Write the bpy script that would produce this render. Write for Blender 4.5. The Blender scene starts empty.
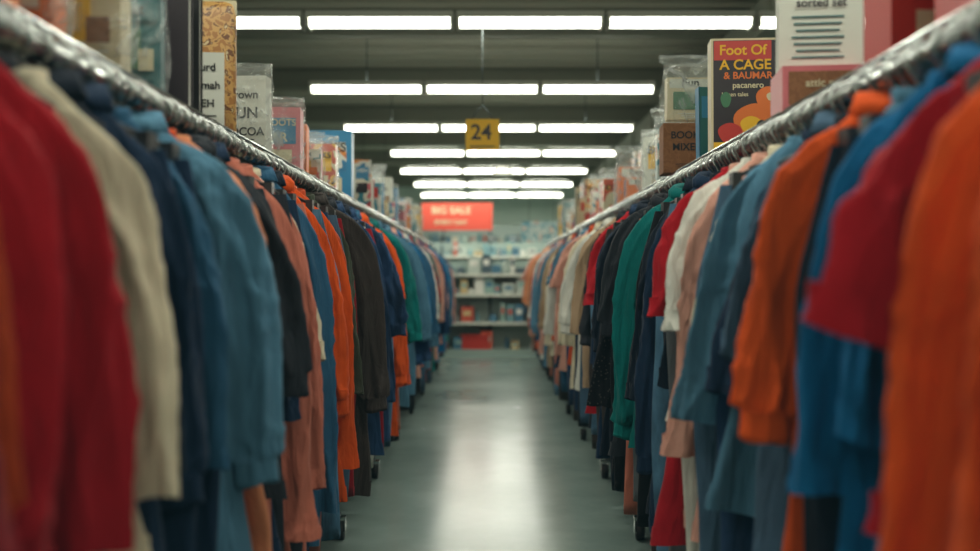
import bpy, math, random
import numpy as np
from mathutils import Matrix, Vector
random.seed(7); rs=np.random.RandomState(7)
PI=math.pi
scn=bpy.context.scene
def lin(c):
    return tuple(((v/255)/12.92 if v/255<=.04045 else (((v/255)+.055)/1.055)**2.4) for v in c)+(1,)
# ---------------------------------------------------------------- materials
def newmat(name):
    m=bpy.data.materials.new(name); m.use_nodes=True
    nt=m.node_tree; b=nt.nodes['Principled BSDF']; return m,nt,b
def plain(name,c,rough=.5,metal=0,**kw):
    m,nt,b=newmat(name); b.inputs['Base Color'].default_value=lin(c)
    b.inputs['Roughness'].default_value=rough; b.inputs['Metallic'].default_value=metal
    for k,v in kw.items(): b.inputs[k.replace('_',' ')].default_value=v
    return m
def emit(name,c,s):
    m,nt,b=newmat(name); b.inputs['Base Color'].default_value=(.8,.8,.8,1)
    b.inputs['Emission Color'].default_value=lin(c); b.inputs['Emission Strength'].default_value=s; return m
def fabric(name,c,kind='plain'):
    m,nt,b=newmat(name); N=nt.nodes; L=nt.links
    b.inputs['Roughness'].default_value=.85
    b.inputs['Specular IOR Level'].default_value=.22
    b.inputs['Sheen Weight'].default_value=.05
    tc=N.new('ShaderNodeTexCoord')
    mp=N.new('ShaderNodeMapping'); L.new(tc.outputs['Object'],mp.inputs[0])
    col=Vector(lin(c)[:3])
    n=N.new('ShaderNodeTexNoise'); n.inputs['Scale'].default_value=5 if kind!='denim' else 14
    n.inputs['Detail'].default_value=5; L.new(mp.outputs[0],n.inputs['Vector'])
    if kind=='denim': mp.inputs['Scale'].default_value=(1,1,.35)
    r=N.new('ShaderNodeValToRGB'); L.new(n.outputs[0],r.inputs[0])
    lo=.8 if kind!='denim' else .45; hi=1.14 if kind!='denim' else 1.8
    r.color_ramp.elements[0].position=.3; r.color_ramp.elements[1].position=.72
    r.color_ramp.elements[0].color=tuple(col*lo)+(1,); r.color_ramp.elements[1].color=tuple(min(1,v) for v in col*hi)+(1,)
    out=r.outputs[0]
    if kind=='dots':
        v=N.new('ShaderNodeTexVoronoi'); v.inputs['Scale'].default_value=60; L.new(tc.outputs['Object'],v.inputs['Vector'])
        k=N.new('ShaderNodeValToRGB'); k.color_ramp.interpolation='CONSTANT'
        k.color_ramp.elements[0].color=(1,1,1,1); k.color_ramp.elements[1].color=(0,0,0,1); k.color_ramp.elements[1].position=.22
        L.new(v.outputs['Distance'],k.inputs[0])
        mx=N.new('ShaderNodeMix'); mx.data_type='RGBA'; L.new(k.outputs[0],mx.inputs[0]); L.new(out,mx.inputs[6]); mx.inputs[7].default_value=lin((80,80,76))
        out=mx.outputs[2]
    L.new(out,b.inputs['Base Color'])
    n2=N.new('ShaderNodeTexNoise'); n2.inputs['Scale'].default_value=9; n2.inputs['Detail'].default_value=4; n2.inputs['Distortion'].default_value=.9
    mp2=N.new('ShaderNodeMapping'); mp2.inputs['Scale'].default_value=(1.7,1.7,.45); mp2.inputs['Rotation'].default_value=(.15,.25,0); L.new(tc.outputs['Object'],mp2.inputs[0]); L.new(mp2.outputs[0],n2.inputs['Vector'])
    n3=N.new('ShaderNodeTexNoise'); n3.inputs['Scale'].default_value=420; L.new(tc.outputs['Object'],n3.inputs['Vector'])
    b1=N.new('ShaderNodeBump'); b1.inputs['Strength'].default_value=.75; b1.inputs['Distance'].default_value=.035; L.new(n2.outputs[0],b1.inputs['Height'])
    b2=N.new('ShaderNodeBump'); b2.inputs['Strength'].default_value=.3; b2.inputs['Distance'].default_value=.001; L.new(n3.outputs[0],b2.inputs['Height']); L.new(b1.outputs[0],b2.inputs['Normal'])
    L.new(b2.outputs[0],b.inputs['Normal'])
    return m
def printed(name,cs,scale=9,rough=.35,det=1.):
    m,nt,b=newmat(name); N=nt.nodes; L=nt.links; b.inputs['Roughness'].default_value=rough
    tc=N.new('ShaderNodeTexCoord'); v=N.new('ShaderNodeTexNoise'); v.inputs['Scale'].default_value=scale; v.inputs['Detail'].default_value=det; v.inputs['Distortion'].default_value=.6
    L.new(tc.outputs['Object'],v.inputs['Vector'])
    r=N.new('ShaderNodeValToRGB'); r.color_ramp.interpolation='CONSTANT'
    pos=[0,.46,.58,.66,.7]
    e=r.color_ramp.elements; e[0].color=lin(cs[0]); e[1].color=lin(cs[1]); e[1].position=pos[1]
    for i in range(2,len(cs)):
        q=e.new(pos[i]); q.color=lin(cs[i])
    L.new(v.outputs[0],r.inputs[0]); L.new(r.outputs[0],b.inputs['Base Color']); return m

C=dict(red=(172,18,32),crimson=(142,18,30),orange=(226,86,24),dorange=(200,76,30),peach=(214,138,98),cream=(222,212,184),white=(212,212,202),
 navy=(24,46,72),dnavy=(17,29,44),dusty=(82,128,154),steel=(46,92,124),cerulean=(8,102,152),charcoal=(38,43,50),black=(20,23,28),
 pink=(216,160,142),salmon=(194,114,94),teal=(4,112,110),brown=(60,54,51),slate=(70,98,122),tan=(170,144,116),olive=(66,74,60),grey=(100,108,112))
FAB={k:fabric('fabric_'+k,v) for k,v in C.items()}
FAB['denim']=fabric('fabric_denim',(34,60,92),'denim'); FAB['ldenim']=fabric('fabric_light_denim',(74,112,138),'denim')
FAB['dots']=fabric('fabric_dots',(28,30,36),'dots')
CHROME=plain('chrome_steel',(190,194,192),.24,1); DSTEEL=plain('painted_steel_grey',(66,74,76),.45,.6)
PLAST=plain('hanger_plastic',(40,40,42),.4); RUBBER=plain('black_rubber',(22,22,24),.7)
WHITEP=plain('white_paper',(206,208,196),.7); BLACKI=plain('black_ink',(24,22,22),.6); YEL=plain('yellow_card',(230,178,30),.6)
REDP=plain('red_plastic',(190,50,40),.45); KRAFT=printed('kraft_cardboard',[(132,88,54),(140,94,60),(128,84,52)],30,.8)
ORP=plain('orange_print',(222,112,40),.5); DKP=plain('dark_print',(40,32,38),.5); BLUP=plain('blue_print',(40,122,164),.4); TEALP=plain('teal_print',(28,100,104),.4)
PINKP=plain('pink_print',(206,112,118),.45); GREENP=plain('green_print',(60,116,80),.45); CREAMP=plain('cream_print',(206,194,158),.5)
PR=[printed('print_a',[(208,198,164),(192,76,46),(222,166,62),(60,50,40)],9),printed('print_b',[(44,112,150),(200,202,192),(212,130,56),(36,66,100)],8),
    printed('print_c',[(204,104,110),(212,204,186),(50,126,142),(182,50,50)],9),printed('print_d',[(188,180,152),(136,104,70),(206,202,184),(84,106,88)],11),
    printed('print_e',[(174,42,36),(208,188,150),(220,150,60),(44,32,32)],8),printed('print_f',[(176,192,188),(70,136,152),(214,212,200),(198,106,56)],8)]
def plastic():
    m,nt,b=newmat('clear_plastic_bag'); N=nt.nodes; L=nt.links
    b.inputs['Base Color'].default_value=(.8,.85,.82,1); b.inputs['Roughness'].default_value=.1
    tc=N.new('ShaderNodeTexCoord'); n=N.new('ShaderNodeTexNoise'); n.inputs['Scale'].default_value=8; n.inputs['Detail'].default_value=3; n.inputs['Distortion'].default_value=2
    L.new(tc.outputs['Object'],n.inputs['Vector'])
    bp=N.new('ShaderNodeBump'); bp.inputs['Strength'].default_value=1; bp.inputs['Distance'].default_value=.045; L.new(n.outputs[0],bp.inputs['Height']); L.new(bp.outputs[0],b.inputs['Normal'])
    r=N.new('ShaderNodeMapRange'); r.inputs[1].default_value=.45; r.inputs[2].default_value=.72; r.inputs[3].default_value=.12; r.inputs[4].default_value=.5
    L.new(n.outputs[0],r.inputs[0]); L.new(r.outputs[0],b.inputs['Alpha']); return m
BAG=plastic()

# ---------------------------------------------------------------- mesh builder
class MB:
    def __init__(s): s.v=[];s.f=[];s.m=[];s.sm=[];s.n=0;s.mats=[]
    def mi(s,mat):
        if mat not in s.mats: s.mats.append(mat)
        return s.mats.index(mat)
    def add(s,v,f,mat,smooth=False,M=None):
        v=np.asarray(v,float).reshape(-1,3)
        if M is not None:
            A=np.array(M); v=v@A[:3,:3].T+A[:3,3]
        i=s.mi(mat); s.v.append(v)
        for q in f: s.f.append(tuple(int(a)+s.n for a in q))
        s.m+= [i]*len(f); s.sm+=[smooth]*len(f); s.n+=len(v)
    def box(s,c,d,mat,M=None):
        x,y,z=d[0]/2,d[1]/2,d[2]/2
        v=np.array([(-x,-y,-z),(x,-y,-z),(x,y,-z),(-x,y,-z),(-x,-y,z),(x,-y,z),(x,y,z),(-x,y,z)])+np.array(c)
        s.add(v,[(0,3,2,1),(4,5,6,7),(0,1,5,4),(1,2,6,5),(2,3,7,6),(3,0,4,7)],mat,False,M)
    def loft(s,R,mat,caps=False,M=None,smooth=True):
        n,m,_=R.shape
        f=[(i*m+j,i*m+(j+1)%m,(i+1)*m+(j+1)%m,(i+1)*m+j) for i in range(n-1) for j in range(m)]
        if caps: f+=[tuple(range(m))[::-1],tuple((n-1)*m+j for j in range(m))]
        s.add(R.reshape(-1,3),f,mat,smooth,M)
    def tube(s,P,r,mat,seg=8,caps=True,M=None):
        P=np.array(P,float); T=np.gradient(P,axis=0); T/=np.linalg.norm(T,axis=1)[:,None]+1e-9
        up=np.array([0,1,0.]) if abs(T[0][1])<.9 else np.array([1.,0,0])
        R=[]
        for p,t in zip(P,T):
            a=np.cross(t,up); a/=np.linalg.norm(a)+1e-9; b=np.cross(a,t)
            th=np.linspace(0,2*PI,seg,endpoint=False)
            R.append(p+r*(np.cos(th)[:,None]*a+np.sin(th)[:,None]*b))
        s.loft(np.array(R),mat,caps,M)
    def text(s,t,size,mat,M):
        cu=bpy.data.curves.new('t','FONT'); cu.body=t; cu.size=size; cu.align_x='CENTER'; cu.align_y='CENTER'; cu.offset=size*.02
        o=bpy.data.objects.new('t',cu); scn.collection.objects.link(o); bpy.context.view_layer.update()
        me=o.to_mesh(); v=[tuple(q.co) for q in me.vertices]; f=[tuple(p.vertices) for p in me.polygons]
        o.to_mesh_clear(); bpy.data.objects.remove(o); bpy.data.curves.remove(cu)
        if v: s.add(v,f,mat,False,M)
    def obj(s,name,loc=(0,0,0),rot=0,rx=0,bevel=0):
        me=bpy.data.meshes.new(name); V=np.concatenate(s.v)
        me.from_pydata(V.tolist(),[],s.f)
        for m in s.mats: me.materials.append(m)
        me.polygons.foreach_set('material_index',s.m); me.polygons.foreach_set('use_smooth',s.sm); me.update()
        o=bpy.data.objects.new(name,me); scn.collection.objects.link(o); o.location=loc; o.rotation_euler=(rx,0,rot)
        if bevel:
            b=o.modifiers.new('b','BEVEL'); b.width=bevel; b.segments=2; b.limit_method='ANGLE'
        return o
def FACE(x,y,z): # text plane facing -Y
    return Matrix.Translation((x,y,z))@Matrix.Rotation(PI/2,4,'X')

# ---------------------------------------------------------------- room
X0,X1,Y0,Y1,ZC=-7.,7.,-5.,27.,3.95
def floor_mat():
    m,nt,b=newmat('polished_concrete'); N=nt.nodes; L=nt.links
    tc=N.new('ShaderNodeTexCoord'); n=N.new('ShaderNodeTexNoise'); n.inputs['Scale'].default_value=.9; n.inputs['Detail'].default_value=9; n.inputs['Roughness'].default_value=.65
    L.new(tc.outputs['Object'],n.inputs['Vector'])
    r=N.new('ShaderNodeValToRGB'); r.color_ramp.elements[0].color=lin((112,132,128)); r.color_ramp.elements[1].color=lin((144,162,156)); r.color_ramp.elements[0].position=.3; r.color_ramp.elements[1].position=.7
    L.new(n.outputs[0],r.inputs[0]); L.new(r.outputs[0],b.inputs['Base Color'])
    q=N.new('ShaderNodeMapRange'); q.inputs[3].default_value=.13; q.inputs[4].default_value=.34; L.new(n.outputs[0],q.inputs[0]); L.new(q.outputs[0],b.inputs['Roughness'])
    n2=N.new('ShaderNodeTexNoise'); n2.inputs['Scale'].default_value=3; L.new(tc.outputs['Object'],n2.inputs['Vector'])
    bp=N.new('ShaderNodeBump'); bp.inputs['Strength'].default_value=.12; bp.inputs['Distance'].default_value=.01; L.new(n2.outputs[0],bp.inputs['Height']); L.new(bp.outputs[0],b.inputs['Normal'])
    b.inputs['Specular IOR Level'].default_value=.38
    return m
WALL=plain('wall_paint',(184,202,190),.8); CEIL=plain('ceiling_deck_paint',(172,172,156),.8); BEAM=plain('beam_paint',(118,120,106),.7)
def room():
    b=MB(); b.box(((X0+X1)/2,(Y0+Y1)/2,-.05),(X1-X0,Y1-Y0,.1),floor_mat()); b.obj('floor')
    b=MB(); cx=(Y0+Y1)/2
    b.box((0,cx,ZC+.05),(X1-X0,Y1-Y0,.1),CEIL)
    y=Y0+.15
    while y<Y1-.1:  # ribbed deck
        b.box((0,y,ZC-.02),(X1-X0-.02,.2,.04),CEIL); y+=.455
    b.obj('ceiling')
    for nm,c,d in (('wall_left',(X0-.05,cx,ZC/2),(.1,Y1-Y0,ZC)),('wall_right',(X1+.05,cx,ZC/2),(.1,Y1-Y0,ZC)),
                   ('wall_back',(0,Y1+.05,ZC/2),(X1-X0,.1,ZC)),('wall_front',(0,Y0-.05,ZC/2),(X1-X0,.1,ZC))):
        b=MB(); b.box(c,d,WALL); b.obj(nm)
    b=MB(); b.box((0,Y1-.01,.06),(X1-X0,.02,.12),DSTEEL); b.obj('baseboard_back')
    y=-3.9 
    while y<Y1-.5:
        b=MB()
        b.box((0,y,ZC-.05),(X1-X0-.02,.16,.02),BEAM); b.box((0,y,ZC-.17),(X1-X0-.02,.02,.24),BEAM); b.box((0,y,ZC-.3),(X1-X0-.02,.16,.02),BEAM)
        b.obj('ceiling_beam'); y+=2.73
    for x in (-3.1,3.1):
        b=MB(); b.tube([(x,Y0+.1,ZC-.5),(x,Y1-.1,ZC-.5)],.06,BEAM,12)
        y=-3.9
        while y<Y1-.5:
            b.tube([(x,y,ZC-.46),(x,y,ZC-.3)],.012,BEAM,6); y+=2.73
        b.obj('ceiling_conduit_pipe')
    b=MB(); b.box((2.6,11,ZC-.5),(.5,27,.3),plain('galvanised_duct',(130,134,120),.5,.3))
    for k in range(14): b.box((2.6,-1.5+k*1.9,ZC-.5),(.54,.04,.34),BEAM)
    b.obj('ventilation_duct')
room()
TUBE=emit('fluorescent_diffuser',(248,250,230),9)
HOUS=plain('fixture_housing_white',(200,200,190),.5)
rows=[(-3.27,-2.4,2.4),(-.54,-2.4,2.4),(2.19,-2.4,2.4),(4.92,-2.4,2.4),(7.65,-2.68,3.32),(10.38,-1.97,1.8),(13.1,-2.02,1.98),(15.8,-1.66,2.1),(18.5,-1.75,1.9),(21.2,-1.7,1.85),(24.0,-1.75,1.85)]
ZL=3.2
for (y,a,c) in rows:
    n=5 if c-a>5 else(4 if c-a>4.2 else 3); w=(c-a)/n
    b=MB()
    for i in range(n):
        x=a+w*(i+.5)
        b.box((x,y,ZL+.075),(w-.03,.2,.05),HOUS)
        th=np.linspace(0,PI,9); pr=[(math.cos(t)*.08,-math.sin(t)*.06) for t in th]
        R=np.array([[(xx,y+p[0],ZL+.05+p[1]) for p in pr] for xx in (x-w/2+.04,x+w/2-.04)])
        b.loft(R,TUBE,True)
        for e in (-1,1): b.box((x+e*(w/2-.028),y,ZL+.022),(.022,.165,.075),HOUS)
        b.box((x,y,ZL+.106),(w*.8,.05,.012),TUBE)  # glowing strip added on top of the housing to brighten the ceiling
    for x in (a+w*.5,c-w*.5): b.tube([(x,y,ZL+.1),(x,y,ZC)],.006,DSTEEL,6)
    b.obj('fluorescent_light_fixture')
    L=bpy.data.lights.new('fluorescent_lamp','AREA'); L.shape='RECTANGLE'; L.size=c-a-.1; L.size_y=.1; L.energy=(18 if y<0 else 35) if y<14 else 90; L.color=(1,.985,.86)
    o=bpy.data.objects.new('fluorescent_lamp',L); scn.collection.objects.link(o); o.location=((a+c)/2,y,ZL-.016)

# ---------------------------------------------------------------- garments
def wrk(P,amp,kmin,kmax,n,rs,zs=.6):
    d=np.zeros(P.shape[:-1])
    for i in range(n):
        k=rs.normal(size=3); k/=np.linalg.norm(k); k[2]*=zs; K=rs.uniform(kmin,kmax)
        q=np.sin(P@(k*K)+rs.uniform(0,6.28)+1.3*np.sin(P@(rs.normal(size=3)*9)))
        d+= (1-2*np.abs(q))*(kmin/K)
    return amp*d/np.sqrt(n)
def rdg(x): return 1-2*np.abs(np.sin(x))**.75
def garment(b,fab,trim,kind,reach,se,be,rs,res=1.,M=None):
    """top hung on a hanger; origin at rail centre, width along X, faces -Y"""
    S=reach/.295
    nb=max(16,int(50*res)); m=max(20,int(72*res))
    th=np.linspace(0,2*PI,m,endpoint=False)
    cx=np.sign(np.cos(th))*np.abs(np.cos(th))**.8; sy=np.sign(np.sin(th))*np.abs(np.sin(th))**.85
    kz=np.array([.07,.095,.14,.2,.28,.42,.6,1.0])
    kw=np.array([.06,.09,.132,.162,.18,.188,.198,.225+.03*rs.rand()])*min(S,1.15)
    kt=np.array([.03,.032,.034,.036,.038,.04,.042,.046])*rs.uniform(.8,1.2)
    u=np.linspace(0,1,nb)**1.2; zz=.07+(be-.07)*u
    kz2=kz.copy(); kz2[-1]=max(be,.7)
    w=np.interp(zz,kz2,kw); t=np.interp(zz,kz2,kt)
    P=np.zeros((nb,m,3)); P[...,0]=w[:,None]*cx; P[...,1]=t[:,None]*sy; P[...,2]=-zz[:,None]
    g=np.clip((zz-.12)/.45,0,1)[:,None]
    ph=rs.uniform(0,6,5); X=P[...,0]; Z=P[...,2]
    ang=X/(.35+np.abs(Z))
    fold=.8*rdg(9*ang+ph[0]+.6*np.sin(4*Z+ph[3]))+.5*rdg(17*ang+ph[1])+.2*np.sin(60*X+ph[2]+2*Z)
    P[...,1]+=g*.021*fold
    P[...,1]+=wrk(P,.0055,20,60,7,rs,.4)*(.3+g)
    P[...,0]*=(1+g*.05*np.sin(6*Z+ph[2])+g*.02*np.sin(15*Z+ph[4]))
    P[...,2]-=g*.014*np.sin(14*X+ph[1])*(zz/be)[:,None]
    inner=P[-1:].copy(); inner[...,0]*=.97; inner[...,1]*=.85; in2=inner.copy(); in2[...,2]+=.06
    b.loft(np.concatenate([P,inner,in2]),fab,False,M)
    kk=nb-max(2,int(.03/(be/nb)))
    H=P[kk-1:].copy(); cc=H.mean(axis=1,keepdims=True); H=cc+(H-cc)*np.array([1.012,1.05,1.]); b.loft(H,trim,False,M)
    ns=max(16,int(76*res)); ms=max(16,int(56*res)); tt=np.linspace(0,2*PI,ms,endpoint=False)
    short=se<.6
    for sg in (-1,1):
        L=se+rs.uniform(-.02,.02)
        if short: cp=np.array([(.03,.135),(.08,.168),(.125,.21),(.16,.27),(.185,.35),(.21,L)])
        else: cp=np.array([(.03,.135),(.08,.168),(.125,.21),(.16,.27),(.187,.36),(.21,.5),(.226,max(.6,L-.12)),(.236,L)])
        dd=np.r_[0,np.cumsum(np.linalg.norm(np.diff(cp,axis=0),axis=1))]
        s=np.linspace(0,dd[-1],ns); px=np.interp(s,dd,cp[:,0])*S; pz=-np.interp(s,dd,cp[:,1])
        for _ in range(5):
            px[1:-1]=(px[:-2]+px[1:-1]*2+px[2:])/4; pz[1:-1]=(pz[:-2]+pz[1:-1]*2+pz[2:])/4
        sway=.016*rs.normal(); swy=.05*rs.normal(); f=s/dd[-1]
        px=px+sway*f**2+.007*np.sin(7*s+rs.uniform(0,6))*f; py=swy*f**1.4+.01*np.sin(6*s+rs.uniform(0,6))*f
        tx=np.gradient(px); tz=np.gradient(pz); q=np.hypot(tx,tz); tx/=q; tz/=q
        cuffw={'tee':.064,'shirt':.058,'loose':.074}.get(kind,.054)
        if short: cuffw=.09
        sa=np.array([0,.1,.25,.5,.85,1.]); hw=np.interp(f,sa,[.045,.06,.07,.068,(.068+cuffw)/2,cuffw])*min(S,1.15)
        ht=np.interp(f,sa,[.028,.034,.036,.035,.034,.034])*rs.uniform(.85,1.2)
        cuffed=kind in('hoodie','jacket') and not short; cu=np.zeros(ns,bool)
        if cuffed:
            cu=s>dd[-1]-.06; pre=np.clip(1-np.abs(s-(dd[-1]-.1))/.07,0,1)
            hw=np.where(cu,.05,hw*(1+.08*pre)); ht=np.where(cu,.026,ht*(1+.3*pre))
        ca,sn=np.cos(tt),np.sin(tt)
        p1,p2,p3,p4=rs.uniform(0,6,4)
        F=f[:,None]; A2=np.clip(f*4,0,1)[:,None]
        dirn=rs.choice([-1,1])
        mod=.18*rdg(1.0*tt+p1+1.4*np.sin(2.4*F+p3))+.2*rdg(2*tt+p2-dirn*3.2*F+.5*np.sin(7*F+p1))+.12*rdg(3*tt+p4+dirn*5*F)*(.4+.6*np.sin(5*F+p3)**2)
        mod=mod*A2
        mod=np.where(cu[:,None],.1*mod,mod)
        ax=-tz; az=tx
        A=np.zeros((ns,ms,3))
        ma=1+.5*mod; mb=1+1.6*mod
        A[...,0]=px[:,None]+hw[:,None]*ma*ca*ax[:,None]; A[...,2]=pz[:,None]+hw[:,None]*ma*ca*az[:,None]
        A[...,1]=py[:,None]+ht[:,None]*mb*sn
        cen=np.stack([px,py,pz],1)[:,None,:]
        nrm=A-cen; nl=np.linalg.norm(nrm,axis=2,keepdims=True)+1e-6
        D=wrk(A,.0042,24,80,8,rs,.6)*A2
        el=np.exp(-((f-.48)/.1)**2)+.7*np.exp(-((f-.2)/.07)**2)+(1.1*np.exp(-((s-(dd[-1]-.1))/.04)**2) if cuffed else 0)
        D+=.005*rdg(s[:,None]*44+2.2*np.sin(tt+p1)+p4)*el[:,None]*(.5+.5*np.cos(tt-p3))
        if cuffed: D=np.where(cu[:,None],.001*np.sign(np.sin(ms/2*tt)),D)
        A=A+nrm/nl*D[...,None]
        A[-1,:,2]+=.006*np.sin(2*tt+p2)
        A[...,0]*=sg
        i1=A[-1:].copy(); c0=i1.mean(axis=1,keepdims=True); i1=c0+(i1-c0)*.92; i2=i1.copy(); i2[...,2]+=.06
        A=np.concatenate([A,i1,i2])
        if cuffed:
            k=int(np.argmax(cu)); b.loft(A[:k+1],fab,False,M); b.loft(A[k:],trim,False,M)
        else:
            k=ns-max(2,int(.025/(dd[-1]/ns))+1)
            b.loft(A,fab,False,M)
            Bd=A[k-1:ns].copy(); cc=Bd.mean(axis=1,keepdims=True); Bd=cc+(Bd-cc)*1.03; b.loft(Bd,trim,False,M)
    tc=np.linspace(0,2*PI,24,endpoint=False)
    def ring(w,t,z,dz=0): return np.stack([w*np.cos(tc),t*np.sin(tc),z+dz*np.sin(tc)],1)
    if kind in('tee','loose'): rr=[ring(.075,.036,-.085,.008),ring(.073,.038,-.066,.01),ring(.066,.032,-.062,.01),ring(.064,.028,-.082,.008)]
    elif kind=='hoodie': rr=[ring(.085,.04,-.11),ring(.1,.06,-.095,.012),ring(.1,.066,-.07,.02),ring(.08,.055,-.05,.02),ring(.055,.035,-.055,.01),ring(.05,.025,-.08)]
    else: rr=[ring(.078,.036,-.095,.008),ring(.07,.036,-.052,.012),ring(.078,.045,-.042,.014),ring(.096,.056,-.088,.0),ring(.094,.054,-.09,.0)]
    b.loft(np.array(rr),trim,False,M)
    if kind in('shirt','jacket'):
        j=3*m//4
        Q=P[3:,j-1:j+2].copy(); Q[...,1]-=.004; n,c,_=Q.shape
        b.add(Q.reshape(-1,3),[(i*c+k,i*c+k+1,(i+1)*c+k+1,(i+1)*c+k) for i in range(n-1) for k in range(c-1)],trim,True,M)
def hanger(b,M=None,arm=.13,seg=8,y=0,r=.0045):
    a=np.linspace(math.radians(-35),math.radians(215),14); P=[(.0285*math.cos(t),y,.0285*math.sin(t)) for t in a]
    P+= [(-.014,y,-.035),(0,y,-.05),(0,y,-.08)]
    b.tube(P,r,CHROME,seg,True,M)
    b.tube([(-arm,y,-.145),(-arm*.4,y,-.1),(0,y,-.085),(arm*.4,y,-.1),(arm,y,-.145)],.006,PLAST,6,True,M)
def trousers(b,fab,w,be,rs,res=1.,M=None):
    nb=max(12,int(34*res)); m=max(12,int(30*res)); th=np.linspace(0,2*PI,m,endpoint=False)
    for sg in(-1,1):
        zz=np.linspace(.16,be,nb); u=(zz-.16)/(be-.16)
        hw=np.interp(u,[0,.2,.6,1],[.38,.5,.48,.45])*w; t=np.interp(u,[0,.2,1],[.018,.032,.028])
        cx=np.interp(u,[0,.25,1],[.36,.5,.53])*w*sg
        P=np.zeros((nb,m,3)); P[...,0]=cx[:,None]+hw[:,None]*np.cos(th); P[...,1]=t[:,None]*np.sin(th); P[...,2]=-zz[:,None]
        P[...,1]+=u[:,None]*.014*rdg(14*P[...,0]+rs.uniform(0,6)); P[...,1]+=wrk(P,.005,20,60,6,rs,.4)
        P[...,0]+=.008*np.sin(7*P[...,2]+rs.uniform(0,6))
        i1=P[-1:].copy(); i1[...,2]+=.04; i1[...,1]*=.6
        b.loft(np.concatenate([P,i1]),fab,False,M)
    for sx in(-.55,.55): b.box((sx*w,0,-.15),(.025,.045,.05),PLAST,M)
KINDS=['tee','shirt','hoodie','jacket','loose']
NAMES=dict(tee='long_sleeve_tshirt',shirt='button_shirt',hoodie='hooded_sweatshirt',jacket='jacket',loose='loose_blouse')
RX,RZ=.82,1.61
def place(side,y,col,kind,reach,se,be,yaw=0,trim=None,res=1.,into=None,xr=None):
    r=np.random.RandomState(int((y*1000+(500 if side>0 else 0))%100000))
    b=into or MB(); x=side*(xr or RX)
    M=(Matrix.Translation((x,y,RZ))@Matrix.Rotation(yaw,4,'Z')) if into else None
    if kind=='trousers':
        trousers(b,FAB[col],reach,be,r,res,M); hanger(b,M,arm=reach*.6,seg=6)
    else:
        garment(b,FAB[col],FAB[trim or col],kind,reach,se,be,r,res,M); hanger(b,M,seg=8 if res>.5 else 5)
    if not into:
        nm='trousers' if kind=='trousers' else ('long_dress' if be>1.2 and kind in('tee','loose') else ('tshirt' if se<.6 else NAMES[kind]))
        b.obj(nm,(x,y,RZ),yaw)
LEFT=[(1.02,'crimson','tee',.29,.85,1.0),(1.14,'dorange','hoodie',.26,1.0,1.15),(1.27,'red','hoodie',.285,.80,1.1),(1.40,'red','tee',.31,.81,1.05),
 (1.50,'charcoal','tee',.24,.7,1.2),(1.60,'cream','tee',.295,.78,.92),(1.72,'dnavy','shirt',.27,.75,1.25),(1.84,'navy','jacket',.28,.85,1.25),(1.98,'steel','tee',.28,.8,1.2),(2.15,'dusty','jacket',.395,.90,1.1),
 (2.27,'dorange','tee',.28,.72,1.2),(2.38,'peach','tee',.33,.62,1.2),(2.5,'charcoal','hoodie',.34,.72,1.0),(2.66,'navy','shirt',.27,.8,1.2),(2.84,'salmon','loose',.30,1.2,1.38),(3.0,'salmon','tee',.29,1.1,1.3),(3.1,'cream','tee',.25,.7,1.1),
 (3.25,'steel','shirt',.30,1.22,1.34),(3.4,'dnavy','shirt',.27,1.0,1.34),(3.52,'orange','hoodie',.29,.95,1.2),(3.68,'orange','tee',.31,1.15,1.3),(3.86,'dorange','loose',.27,.9,1.25),(4.05,'olive','tee',.27,.9,1.2),(4.3,'brown','jacket',.38,1.02,1.4),
 (4.55,'charcoal','jacket',.30,.95,1.4),(4.78,'denim','jacket',.33,1.05,1.3),(5.0,'dnavy','shirt',.28,.9,1.3),(5.2,'denim','jacket',.37,.75,1.3),(5.42,'steel','shirt',.28,1.1,1.3),(5.65,'orange','hoodie',.35,1.05,1.35),(5.9,'dorange','loose',.30,1.1,1.3),
 (6.2,'teal','hoodie',.38,.85,1.1),(6.5,'dusty','shirt',.33,.8,1.3),(6.8,'denim','tee',.3,.8,1.3)]
RIGHT=[(1.0,'dorange','tee',.29,.9,1.1),(1.12,'orange','loose',.29,1.0,1.25),(1.25,'orange','tee',.30,.90,1.25),(1.42,'red','tee',.33,.5,.8),(1.52,'cerulean','shirt',.26,.7,1.1),(1.62,'cerulean','tee',.31,.78,1.25),
 (1.78,'dusty','tee',.26,.6,1.1),(1.93,'orange','jacket',.35,.72,1.35),(2.06,'dnavy','tee',.25,.7,1.2),(2.16,'slate','shirt',.29,.62,1.2),(2.28,'navy','tee',.25,.7,1.2),(2.4,'dusty','loose',.335,.77,1.0),(2.56,'cream','tee',.27,.7,1.25),(2.72,'pink','loose',.31,.92,1.15),
 (2.84,'white','tee',.34,.56,.85),(2.98,'pink','tee',.27,.9,1.2),(3.08,'red','tee',.33,.55,1.28),(3.24,'dnavy','tee',.27,.8,1.2),(3.4,'navy','hoodie',.31,1.12,1.34),(3.6,'dnavy','shirt',.28,.9,1.3),(3.85,'teal','hoodie',.345,1.06,1.1),
 (4.08,'charcoal','tee',.28,.8,1.2),(4.3,'charcoal','hoodie',.36,.7,1.2),(4.5,'dots','loose',.3,1.05,1.35),(4.75,'dnavy','jacket',.32,.8,1.3),(5.0,'navy','shirt',.3,.9,1.35),(5.25,'red','tee',.35,.58,1.15),(5.5,'charcoal','jacket',.31,.8,1.3),
 (5.8,'tan','loose',.36,.75,1.1),(6.1,'white','hoodie',.38,.8,1.15),(6.4,'navy','tee',.32,.7,1.3),(6.7,'cream','shirt',.35,.9,1.2)]
rr=random.Random(5)
under_cols=['dnavy','denim','charcoal','navy','ldenim','black','salmon','slate','white','steel','brown','crimson','grey','dnavy','black']
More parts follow.
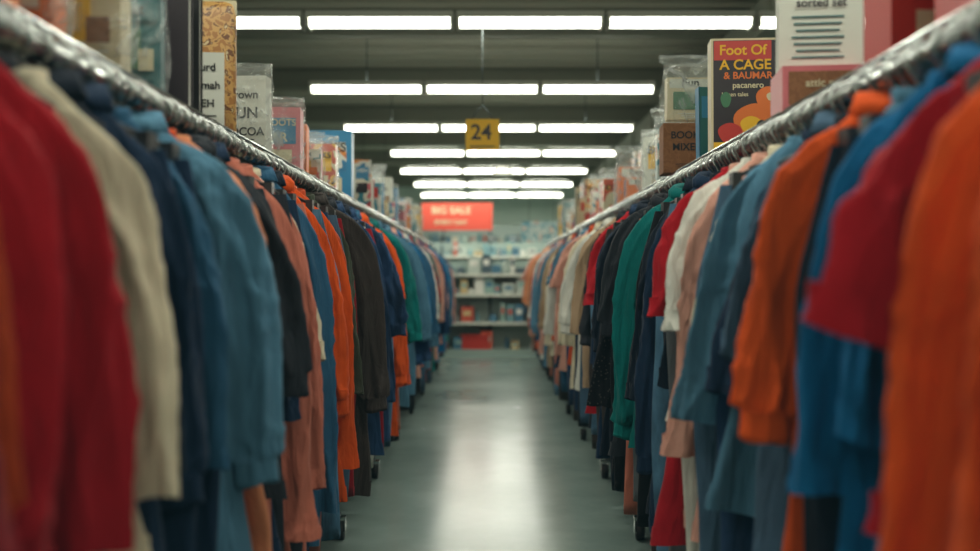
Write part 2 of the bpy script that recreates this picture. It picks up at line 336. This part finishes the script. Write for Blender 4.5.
for side,lst in((-1,LEFT),(1,RIGHT)):
    for i,(y,c,k,re,se,be) in enumerate(lst):
        place(side,y,c,k,re,se,be,yaw=rr.uniform(-.16,.16),res=1. if y<5 else .75)
        if i<len(lst)-1 and y>1.2 and lst[i+1][0]-y>.135:
            place(side,(y+lst[i+1][0])/2,rr.choice(under_cols),'trousers',rr.uniform(.22,.26),0,rr.uniform(1.3,1.48),yaw=rr.uniform(-.08,.08),res=.7)
far_cols={-1:['dusty','denim','pink','navy','cerulean','salmon','steel','white','charcoal','dusty','orange','teal','slate','pink','denim','crimson'],
          1:['dorange','peach','pink','dusty','white','navy','salmon','steel','dorange','cream','tan','ldenim','crimson','peach','slate']}
for side in(-1,1):
    b=MB(); y=7.05; i=0
    while y<13.3:
        c=far_cols[side][i%len(far_cols[side])] if rr.random()<.7 else rr.choice(far_cols[side])
        place(side,y,c,rr.choice(KINDS),rr.uniform(.3,.4),rr.choice([.5,.7,.8,.9,1.05]),rr.uniform(1.0,1.35),yaw=rr.uniform(-.12,.12),res=.42,into=b)
        place(side,y+.1,rr.choice(under_cols),'trousers',rr.uniform(.22,.26),0,rr.uniform(1.3,1.48),res=.4,into=b)
        y+=rr.uniform(.17,.22); i+=1
    b.obj('row_of_hanging_clothes')
    b=MB(); y=1.2
    while y<13.2:
        place(side,y,rr.choice(list(C)),rr.choice(KINDS),rr.uniform(.28,.31),rr.choice([.5,.7,.8]),rr.uniform(.9,1.3),res=.3,into=b,xr=1.5)
        y+=.2
    b.obj('row_of_hanging_clothes')

# ---------------------------------------------------------------- racks
SH=1.2+.485
for side in(-1,1):
    b=MB(); s=side
    for x in (RX,1.5): b.tube([(s*x,.3,RZ),(s*x,13.5,RZ)],.021,CHROME,16)
    for x in (.86,1.46): b.tube([(s*x,.3,SH-.008),(s*x,13.5,SH-.008)],.008,CHROME,8)
    b.box((s*1.16,6.9,SH-.012),(.58,13.2,.006),DSTEEL)
    y=.5; rh=random.Random(2)
    while y<8:
        M=Matrix.Translation((s*RX,y,RZ))@Matrix.Rotation(rh.uniform(-.35,.35),4,'Z')
        a=np.linspace(math.radians(-60),math.radians(235),13); rad=.0285+rh.uniform(0,.007)
        P=[(rad*math.cos(t),0,rad*math.sin(t)) for t in a]+[(-.008,0,-.045),(0,0,-.085)]
        b.tube(P,.0062,CHROME,7,True,M); y+=rh.uniform(.045,.1)
    y=.4
    while y<13.5:
        b.tube([(s*1.16,y,.1),(s*1.16,y,SH)],.018,DSTEEL,10)
        b.tube([(s*.8,y,RZ-.0),(s*.86,y,SH-.01),(s*1.46,y,SH-.01),(s*1.52,y,RZ)],.009,CHROME,8)
        b.tube([(s*.68,y,.11),(s*1.64,y,.11)],.018,DSTEEL,10)
        for x in(.68,1.64):
            b.tube([(s*x-.016,y,.042),(s*x+.016,y,.042)],.042,RUBBER,18)
            b.tube([(s*x-.02,y,.042),(s*x+.02,y,.042)],.014,CHROME,8)
            b.box((s*x-.022,y,.07),(.004,.035,.07),CHROME); b.box((s*x+.022,y,.07),(.004,.035,.07),CHROME); b.box((s*x,y,.103),(.05,.04,.006),CHROME)
        y+=1.31
    b.tube([(s*1.16,.4,.11),(s*1.16,13.5,.11)],.018,DSTEEL,8)
    b.obj('clothes_rack')

# ---------------------------------------------------------------- items on top shelves
WORDS=['FOOT','CAGE','BUNNATI','COCOA','PUZZLE','GARDEN','STORY','VINTAGE','BOOKS','SNACKS','GAMES','MIXED','TALES','TOYS','RECORDS','KITCHEN']
def shell(b,w,d,h,seed=0,extra=.05):
    r=np.random.RandomState(seed); n,m=26,44; th=np.linspace(0,2*PI,m,endpoint=False); R=[]
    for i in range(n):
        u=i/(n-1); tt=d/2+.008 if u<.86 else (d/2+.008)*max(.08,1-(u-.86)/.1)
        R.append(np.stack([(w/2+.01)*np.sign(np.cos(th))*np.abs(np.cos(th))**.35,tt*np.sign(np.sin(th))*np.abs(np.sin(th))**.35,np.full(m,u*(h+extra))],1))
    R=np.array(R); D=np.abs(wrk(R,.006,30,110,7,r,1.)); R[...,1]+=D*np.sin(th)*1.4; R[...,0]+=D*np.cos(th); R[-1,:,2]+=.008*np.sin(3*th)
    b.loft(R,BAG,True)
def carton(w,d,h,mat,txt=None,lab=None,name='cardboard_box',loc=(0,0,0),rot=0,rx=0,ink=BLACKI,top=None,wrap=False):
    b=MB(); b.box((0,0,h/2),(w,d,h),mat)
    b.box((0,0,h+.0008),(w*.99,d*.16,.0012),top or CREAMP)
    e=.0015
    if lab: b.box((0,-d/2-e/2,h*.62),(w*.8,e,h*.42),lab); b.box((0,-d/2-e/2,h*.22),(w*.62,e,h*.2),CREAMP)
    if txt:
        for k,t in enumerate(txt):
            b.text(t,min(w*1.25/max(3,len(t)),h*.2),ink,FACE(0,-d/2-.0035,h*(.75-.24*k)))
        for k in range(3): b.box((0,-d/2-.0028,h*(.17-.04*k)),(w*(.5-.1*k),.001,h*.012),ink)
    if wrap: shell(b,w,d,h,int(w*1000))
    b.obj(name,loc,rot,rx,bevel=0 if wrap else .003)
def book(w,d,h,mat,spine,name='book',loc=(0,0,0),rot=0,rx=0,txt=None,ink=WHITEP):
    b=MB(); b.box((0,-d/2+.002,h/2),(w,.004,h),mat); b.box((0,d/2-.002,h/2),(w,.004,h),mat)
    b.box((-w/2+.002,0,h/2),(.004,d,h),spine); b.box((0,0,h/2),(w-.012,d-.008,h-.012),WHITEP)
    if txt:
        b.box((0,-d/2-.0006,h*.72),(w*.84,.001,h*.3),spine)
        for k,t in enumerate(txt): b.text(t,min(w*1.2/max(3,len(t)),h*.16),ink,FACE(0,-d/2-.002,h*(.8-.16*k)))
    b.obj(name,loc,rot,rx)
def bag(w,d,h,mats,name='bagged_merchandise',loc=(0,0,0),rot=0,rx=0,head=None,seed=0,txt=None):
    r=np.random.RandomState(seed); b=MB()
    n,m=26,40; th=np.linspace(0,2*PI,m,endpoint=False); R=[]
    for i in range(n):
        u=i/(n-1); ww=w/2*(.86+.14*math.sin(PI*min(1,u*1.4)**.7)) if u<.9 else w/2
        tt=d/2*max(.03,math.sin(PI*min(1,u*.82+.14))**.8)
        if u>.86: tt=.003
        R.append(np.stack([ww*np.sign(np.cos(th))*np.abs(np.cos(th))**.6,tt*np.sin(th),np.full(m,u*h)],1))
    R=np.array(R); D=wrk(R,.006,30,110,7,r,1.); R[...,1]+=D*np.sin(th); R[...,0]+=D*.7; R[-1,:,2]+=.008*np.sin(3*th)
    b.loft(R,BAG,True)
    b.box((0,0,h*.36),(w*.78,d*.4,h*.62),mats[0])
    yy=-d*.2-.003
    b.box((0,yy,h*.58),(w*.7,.003,h*.13),mats[1]); b.box((-w*.08,yy,h*.33),(w*.42,.003,h*.26),mats[2]); b.box((w*.2,yy-.002,h*.26),(w*.2,.003,h*.14),mats[3])
    for i in range(3): b.box((w*.04,yy,h*(.14-.03*i)),(w*(.5-.1*i),.003,h*.012),mats[1])
    b.text(txt or ['Mix','Toy','Best','Fun'][seed%4],w*(1.0/len(txt) if txt else .2),BLACKI,FACE(0,yy-.004,h*.585))
    if head: b.box((0,0,h*.95),(w*.98,.012,h*.14),head)
    b.obj(name,loc,rot,rx)
def onshelf(side,xc,y,dz=0): return (side*xc,y,SH-.007+dz)
carton(.34,.22,.34,REDP,None,CREAMP,'game_box',onshelf(1,1.08,1.85),-.1)
carton(.3,.14,.36,REDP,None,KRAFT,'game_box',onshelf(1,1.04,2.2),.05)
def label_box():
    b=MB(); w,d,h=.25,.2,.13
    b.box((0,0,h/2),(w,d,h),PINKP); b.box((0,-d/2-.001,h/2),(w*.86,.002,h*.74),KRAFT); b.text('attic no.4',.032,CREAMP,FACE(0,-d/2-.004,h*.6)); b.text('mixed lot',.024,CREAMP,FACE(0,-d/2-.004,h*.32))
    b.box((0,0,h+.155),(w*.98,.05,.31),WHITEP) 
    for k in range(7): b.box((-.01,-.027,h+.16-.02*k),(w*(.6-.05*(k%3)),.002,.004),TEALP)
    b.text('sorted set',.035,DKP,FACE(0,-.03,h+.2)); b.box((.07,-.027,h+.26),(.07,.002,.06),BLUP); b.box((-.05,-.027,h+.26),(.09,.002,.015),DKP)
    b.obj('record_box',onshelf(1,.985,2.85),-.12,bevel=.003)
label_box()
def poster_box():
    b=MB(); w,d,h=.28,.09,.44
    b.box((0,0,h/2),(w,d,h),CREAMP); e=-d/2-.0015
    b.box((0,e,h/2),(w*.94,.002,h*.96),DKP)
    b.box((-.02,e-.001,h*.89),(w*.78,.002,h*.17),REDP)
    b.text('Foot Of',.055,YEL,FACE(-.02,e-.003,h*.89)); b.text('A CAGE',.055,YEL,FACE(-.01,e-.003,h*.76)); b.text('& BAUMAR',.038,ORP,FACE(0,e-.003,h*.665)); b.text('pacanero',.032,CREAMP,FACE(0,e-.003,h*.58))
    b.text('lumen tales',.022,CREAMP,FACE(-.05,e-.003,h*.5))
    th=np.linspace(0,2*PI,28,endpoint=False)
    def blob(cx,cz,rx,rz,mat,off):
        v=[(cx+rx*math.cos(t)*(1+.08*math.sin(3*t)),e-off,cz+rz*math.sin(t)) for t in th]; b.add(v,[tuple(range(28))],mat)
    blob(.03,.11,.085,.075,ORP,.003); blob(.075,.2,.045,.05,ORP,.0035); blob(.01,.1,.04,.035,YEL,.005); blob(.085,.21,.016,.016,CREAMP,.005); blob(-.07,.07,.045,.04,REDP,.004); blob(.05,.09,.02,.03,DKP,.006)
    blob(-.085,.2,.02,.03,GREENP,.004); blob(.115,.09,.02,.03,YEL,.004)
    b.box((0,e-.002,.02),(w*.94,.002,.03),YEL)
    b.obj('illustrated_game_box',onshelf(1,1.0,3.72),-.08,-.03,bevel=.003)
poster_box()
book(.14,.05,.3,TEALP,BLUP,loc=onshelf(1,.93,3.95),rot=.1,rx=-.05,txt=['tales'])
carton(.22,.16,.23,KRAFT,['BOOKS','MIXED'],None,'cardboard_box',onshelf(1,.92,4.5),-.06)
bag(.28,.16,.32,[CREAMP,WHITEP,GREENP,KRAFT],loc=onshelf(1,.94,4.5,.236),seed=3)
carton(.26,.14,.4,PR[3],None,None,'snack_box',onshelf(1,1.2,4.7),.1)
bag(.26,.16,.42,[PR[5],WHITEP,YEL,BLUP],loc=onshelf(1,1.0,5.15),seed=9,head=None)
carton(.3,.2,.4,ORP,None,PR[1],'game_box',onshelf(-1,1.06,1.75),.1)
bag(.3,.16,.42,[ORP,BLUP,REDP,WHITEP],loc=onshelf(-1,1.03,2.02),seed=11)
bag(.28,.16,.44,[CREAMP,WHITEP,YEL,KRAFT],loc=onshelf(-1,1.0,2.33),seed=4)
bag(.2,.12,.42,[TEALP,TEALP,GREENP,CREAMP],loc=onshelf(-1,.98,2.62),rot=.1,seed=2)
book(.22,.05,.42,DKP,REDP,loc=onshelf(-1,.985,2.78),rot=.06); book(.2,.04,.42,BLACKI,DKP,loc=onshelf(-1,.975,2.88),rot=.05)
def seedbag():
    b=MB(); w,d,h=.24,.08,.47
    n,m=20,32; th=np.linspace(0,2*PI,m,endpoint=False); R=[]
    for i in range(n):
        u=i/(n-1); tt=d/2*max(.05,math.sin(PI*min(1,u*.9+.08))**.6); R.append(np.stack([w/2*np.sign(np.cos(th))*np.abs(np.cos(th))**.5,tt*np.sin(th),np.full(m,u*h)],1))
    b.loft(np.array(R),printed('seed_bag_print',[(164,112,58),(196,152,88),(112,70,38),(204,184,140)],36,.4,2.5),True)
    b.box((0,-.042,.14),(w*.7,.004,.14),WHITEP); b.box((0,0,h-.02),(w,.014,.05),CREAMP)
    for k,t in enumerate(['SPICE','SEEDS']): b.text(t,.045,BLACKI,FACE(0,-.046,.17-.055*k))
    b.obj('bag_of_seeds',onshelf(-1,1.0,3.3),.08)
seedbag()
b=MB(); b.box((0,0,.13),(.14,.003,.26),WHITEP)
for k,t in enumerate(['gourd','Baumah','SLEH']): b.text(t,.036,BLACKI,FACE(0,-.004,.21-.06*k))
for k in range(3): b.box((0,-.0025,.05-.015*k),(.09,.002,.004),BLACKI)
b.box((0,.02,.006),(.12,.06,.01),WHITEP); b.obj('price_card',onshelf(-1,.95,3.15),.1)
carton(.18,.08,.3,WHITEP,['Brown','BUN','COCOA'],None,'bagged_snack_box',onshelf(-1,.96,3.75),-.05,wrap=True)
carton(.2,.12,.28,PINKP,['SHOOTS','JAR'],BLUP,'toy_box',onshelf(-1,.96,4.35),.08,ink=CREAMP,wrap=True)
carton(.2,.14,.26,ORP,['toys'],YEL,'snack_box',onshelf(-1,1.0,4.7),.1)
bag(.2,.14,.28,[PR[2],WHITEP,YEL,ORP],loc=onshelf(-1,.97,5.05),seed=8)
carton(.22,.12,.26,PR[0],['SNACKS'],YEL,'snack_box',onshelf(-1,.98,5.4),.05,wrap=True)
carton(.32,.16,.44,BLUP,['GAMES'],PR[1],'game_box',onshelf(-1,1.04,6.1,0),.05)
rq=random.Random(21)
for side in(-1,1):
    y=5.5 if side>0 else 6.45
    while y<13.2:
        w=rq.uniform(.2,.34); h=rq.uniform(.24,.52); d=rq.uniform(.08,.2); xc=.87+w/2+rq.uniform(0,.1); t=rq.random(); rot=rq.uniform(-.2,.2)
        L=onshelf(side,xc,y)
        if t<.35: bag(w,d,h,[rq.choice(PR+[CREAMP,TEALP,BLUP,ORP]),WHITEP,rq.choice([YEL,ORP,BLUP]),rq.choice([TEALP,PINKP])],loc=L,rot=rot,seed=rq.randint(0,999))
        elif t<.8: carton(w,d,h,rq.choice(PR+[BLUP,TEALP,CREAMP,WHITEP,KRAFT,ORP,YEL]),[rq.choice(WORDS)],rq.choice([None,WHITEP,YEL]) ,rq.choice(['game_box','toy_box','snack_box']),L,rot,wrap=rq.random()<.4)
        else: book(w,d*.5,h,rq.choice(PR+[BLUP,CREAMP]),rq.choice([BLUP,REDP,DKP]),loc=L,rot=rot,txt=[rq.choice(WORDS)])
        if rq.random()<.5:
            w2=rq.uniform(.16,.24); carton(w2,.12,rq.uniform(.3,.6),rq.choice(PR+[WHITEP]),None,rq.choice([BLUP,CREAMP,YEL]),'toy_box',onshelf(side,1.3,y),rot*.3)
        y+=d+rq.uniform(.12,.3)

# ---------------------------------------------------------------- gondola shelving
SHELFM=plain('shelf_enamel',(156,174,166),.4,.1)
merch=[plain('merch_%d'%i,c,.45) for i,c in enumerate([(205,205,195),(110,150,155),(190,80,60),(70,90,100),(205,180,130),(140,170,160),(220,220,210),(70,116,140),(180,190,180)])]
def gondola(cx,y,w,H,levels,depth=.45,seed=0,name='gondola_shelf'):
    r=random.Random(seed); b=MB()
    b.box((0,depth/2,H/2),(w,.03,H),SHELFM); b.box((0,0,.05),(w,depth,.1),SHELFM)
    for x in np.linspace(-w/2,w/2,max(2,int(w/1.2)+1)): b.box((x,depth/2-.02,H/2),(.04,.05,H),DSTEEL)
    for z in levels:
        if z>.12: b.box((0,0,z-.012),(w-.02,depth,.02),SHELFM); b.box((0,-depth/2-.004,z-.012),(w-.02,.012,.045),WHITEP)
        for x in np.linspace(-w/2+.1,w/2-.1,max(2,int(w/.8))):
            if z>.12: b.add([(x,-depth/2+.02,z-.022),(x,depth/2-.02,z-.022),(x,depth/2-.02,z-.14)],[(0,1,2)],DSTEEL)
    o=b.obj(name,(cx,y,0))
    m=MB(); L=sorted(levels)+[H+.28]
    for a,c in zip(L[:-1],L[1:]):
        x=-w/2+.06; gap=c-a-.06
        while x<w/2-.1:
            ww=r.uniform(.06,.2); hh=min(gap,r.uniform(.08,.3)) 
            if x+ww>w/2-.04: break
            mt=r.choice(merch)
            if r.random()<.3:
                rad=ww*.38; th=np.linspace(0,2*PI,12,endpoint=False)
                pr=[(rad*.96,0),(rad,.01),(rad,hh*.7),(rad*.45,hh*.85),(rad*.4,hh)]
                R=np.array([[(x+ww/2+q*math.cos(t),-.06+q*math.sin(t),a+zz) for t in th] for q,zz in pr]); m.loft(R,mt,True)
            elif r.random()<.9: 
                m.box((x+ww/2,-.03,a+hh/2),(ww*.94,depth*.7,hh),mt); m.box((x+ww/2,-.03-depth*.35-.001,a+hh*.6),(ww*.6,.003,hh*.3),r.choice(merch))
            x+=ww+r.uniform(.0,.03)
    k=m.obj('merchandise',(0,0,0)); k.parent=o
gondola(0,14.4,2.7,1.42,[.1,.5,.92,1.22],seed=3)
b=MB()
w,d,h=.42,.28,.2; b.box((0,0,.01),(w*.86,d*.86,.015),REDP)
for sgn in(-1,1):
    b.box((sgn*w*.46,0,h/2),(.012,d*.9,h),REDP); b.box((0,sgn*d*.46,h/2),(w*.92,.012,h),REDP)
b.box((0,-d*.48,h),(w,.03,.02),REDP); b.box((0,d*.48,h),(w,.03,.02),REDP); b.box((-w*.48,0,h),(.03,d,.02),REDP); b.box((w*.48,0,h),(.03,d,.02),REDP)
b.obj('shopping_basket',(-.22,14.33,0.1))
gondola(-3.4,16.5,3.0,2.2,[.1,.5,.9,1.3,1.7],seed=5); gondola(3.4,16.5,3.0,2.2,[.1,.5,.9,1.3,1.7],seed=6)
gondola(0,26.6,13,2.6,[.1,.5,.9,1.3,1.7,2.1],seed=8); gondola(0,20,5,1.9,[.1,.5,.9,1.3,1.6],seed=9)
# ---------------------------------------------------------------- signs
b=MB(); b.box((0,0,0),(.27,.012,.25),YEL); b.text('24',.17,DKP,FACE(-.01,-.009,.015)); b.box((0,-.008,-.095),(.2,.002,.01),DKP)
b.tube([(-.09,0,.125),(0,0,.24)],.004,DSTEEL,5); b.tube([(.09,0,.125),(0,0,.24)],.004,DSTEEL,5); b.tube([(0,0,.24),(0,0,.88)],.004,DSTEEL,5)
b.obj('hanging_yellow_sign',(-.06,7.65,2.33))
b=MB(); b.box((0,0,0),(1.2,.03,.46),plain('red_banner',(206,76,58),.6)); b.text('BIG SALE',.17,CREAMP,FACE(-.1,-.02,.1)); b.text('EVERY DAY',.11,CREAMP,FACE(-.1,-.02,-.1))
for x in(-.5,.5): b.tube([(x,0,.23),(x,0,ZC-2.2)],.005,BLACKI,5)
b.obj('hanging_red_sale_banner',(-.56,16.2,2.2))
for (x,y,z,w,h,mt) in((1.0,18.5,2.05,.8,.4,PR[5]),(1.9,15.4,2.3,.5,.4,BLUP),(-1.9,15.6,2.35,.6,.4,WHITEP)):
    b=MB(); b.box((0,0,0),(w,.02,h),mt); b.text('DEALS',.16,WHITEP if mt is not WHITEP else REDP,FACE(0,-.014,0))
    for xx in(-.3*w,.3*w): b.tube([(xx,0,h/2),(xx,0,ZC-z)],.004,BLACKI,5)
    b.obj('hanging_store_sign',(x,y,z))
b=MB(); th=np.linspace(0,2*PI,20,endpoint=False)
R=np.array([[(q*math.cos(t),q*math.sin(t),z) for t in th] for q,z in((.04,.16),(.12,.12),(.17,.05),(.18,0),(.165,0))]); b.loft(R,HOUS,True); b.tube([(0,0,.16),(0,0,ZC-2.93)],.008,DSTEEL,6)
b.obj('pendant_dome_lamp',(.22,16.4,2.93))

# ---------------------------------------------------------------- world & camera
w=bpy.data.worlds.new('world'); scn.world=w; w.use_nodes=True; w.node_tree.nodes['Background'].inputs[0].default_value=(.5,.6,.6,1); w.node_tree.nodes['Background'].inputs[1].default_value=.3
cam=bpy.data.cameras.new('camera'); co=bpy.data.objects.new('camera',cam); scn.collection.objects.link(co); scn.camera=co
co.location=(0,0,1.2); co.rotation_euler=(PI/2,0,0); cam.lens=35; cam.sensor_width=36; cam.clip_start=.05
cam.dof.use_dof=True; cam.dof.focus_distance=3.9; cam.dof.aperture_fstop=1.2
vs=scn.view_settings; vs.view_transform='Standard'; vs.exposure=0
try:   # gentle film response: slightly lifted, cool-green blacks
    vs.use_curve_mapping=True; cm=vs.curve_mapping
    for i,v in enumerate((.0015,.004,.0045)): cm.curves[i].points[0].location=(0,v)
    cm.update()
except Exception as e: print('curve skipped',e)
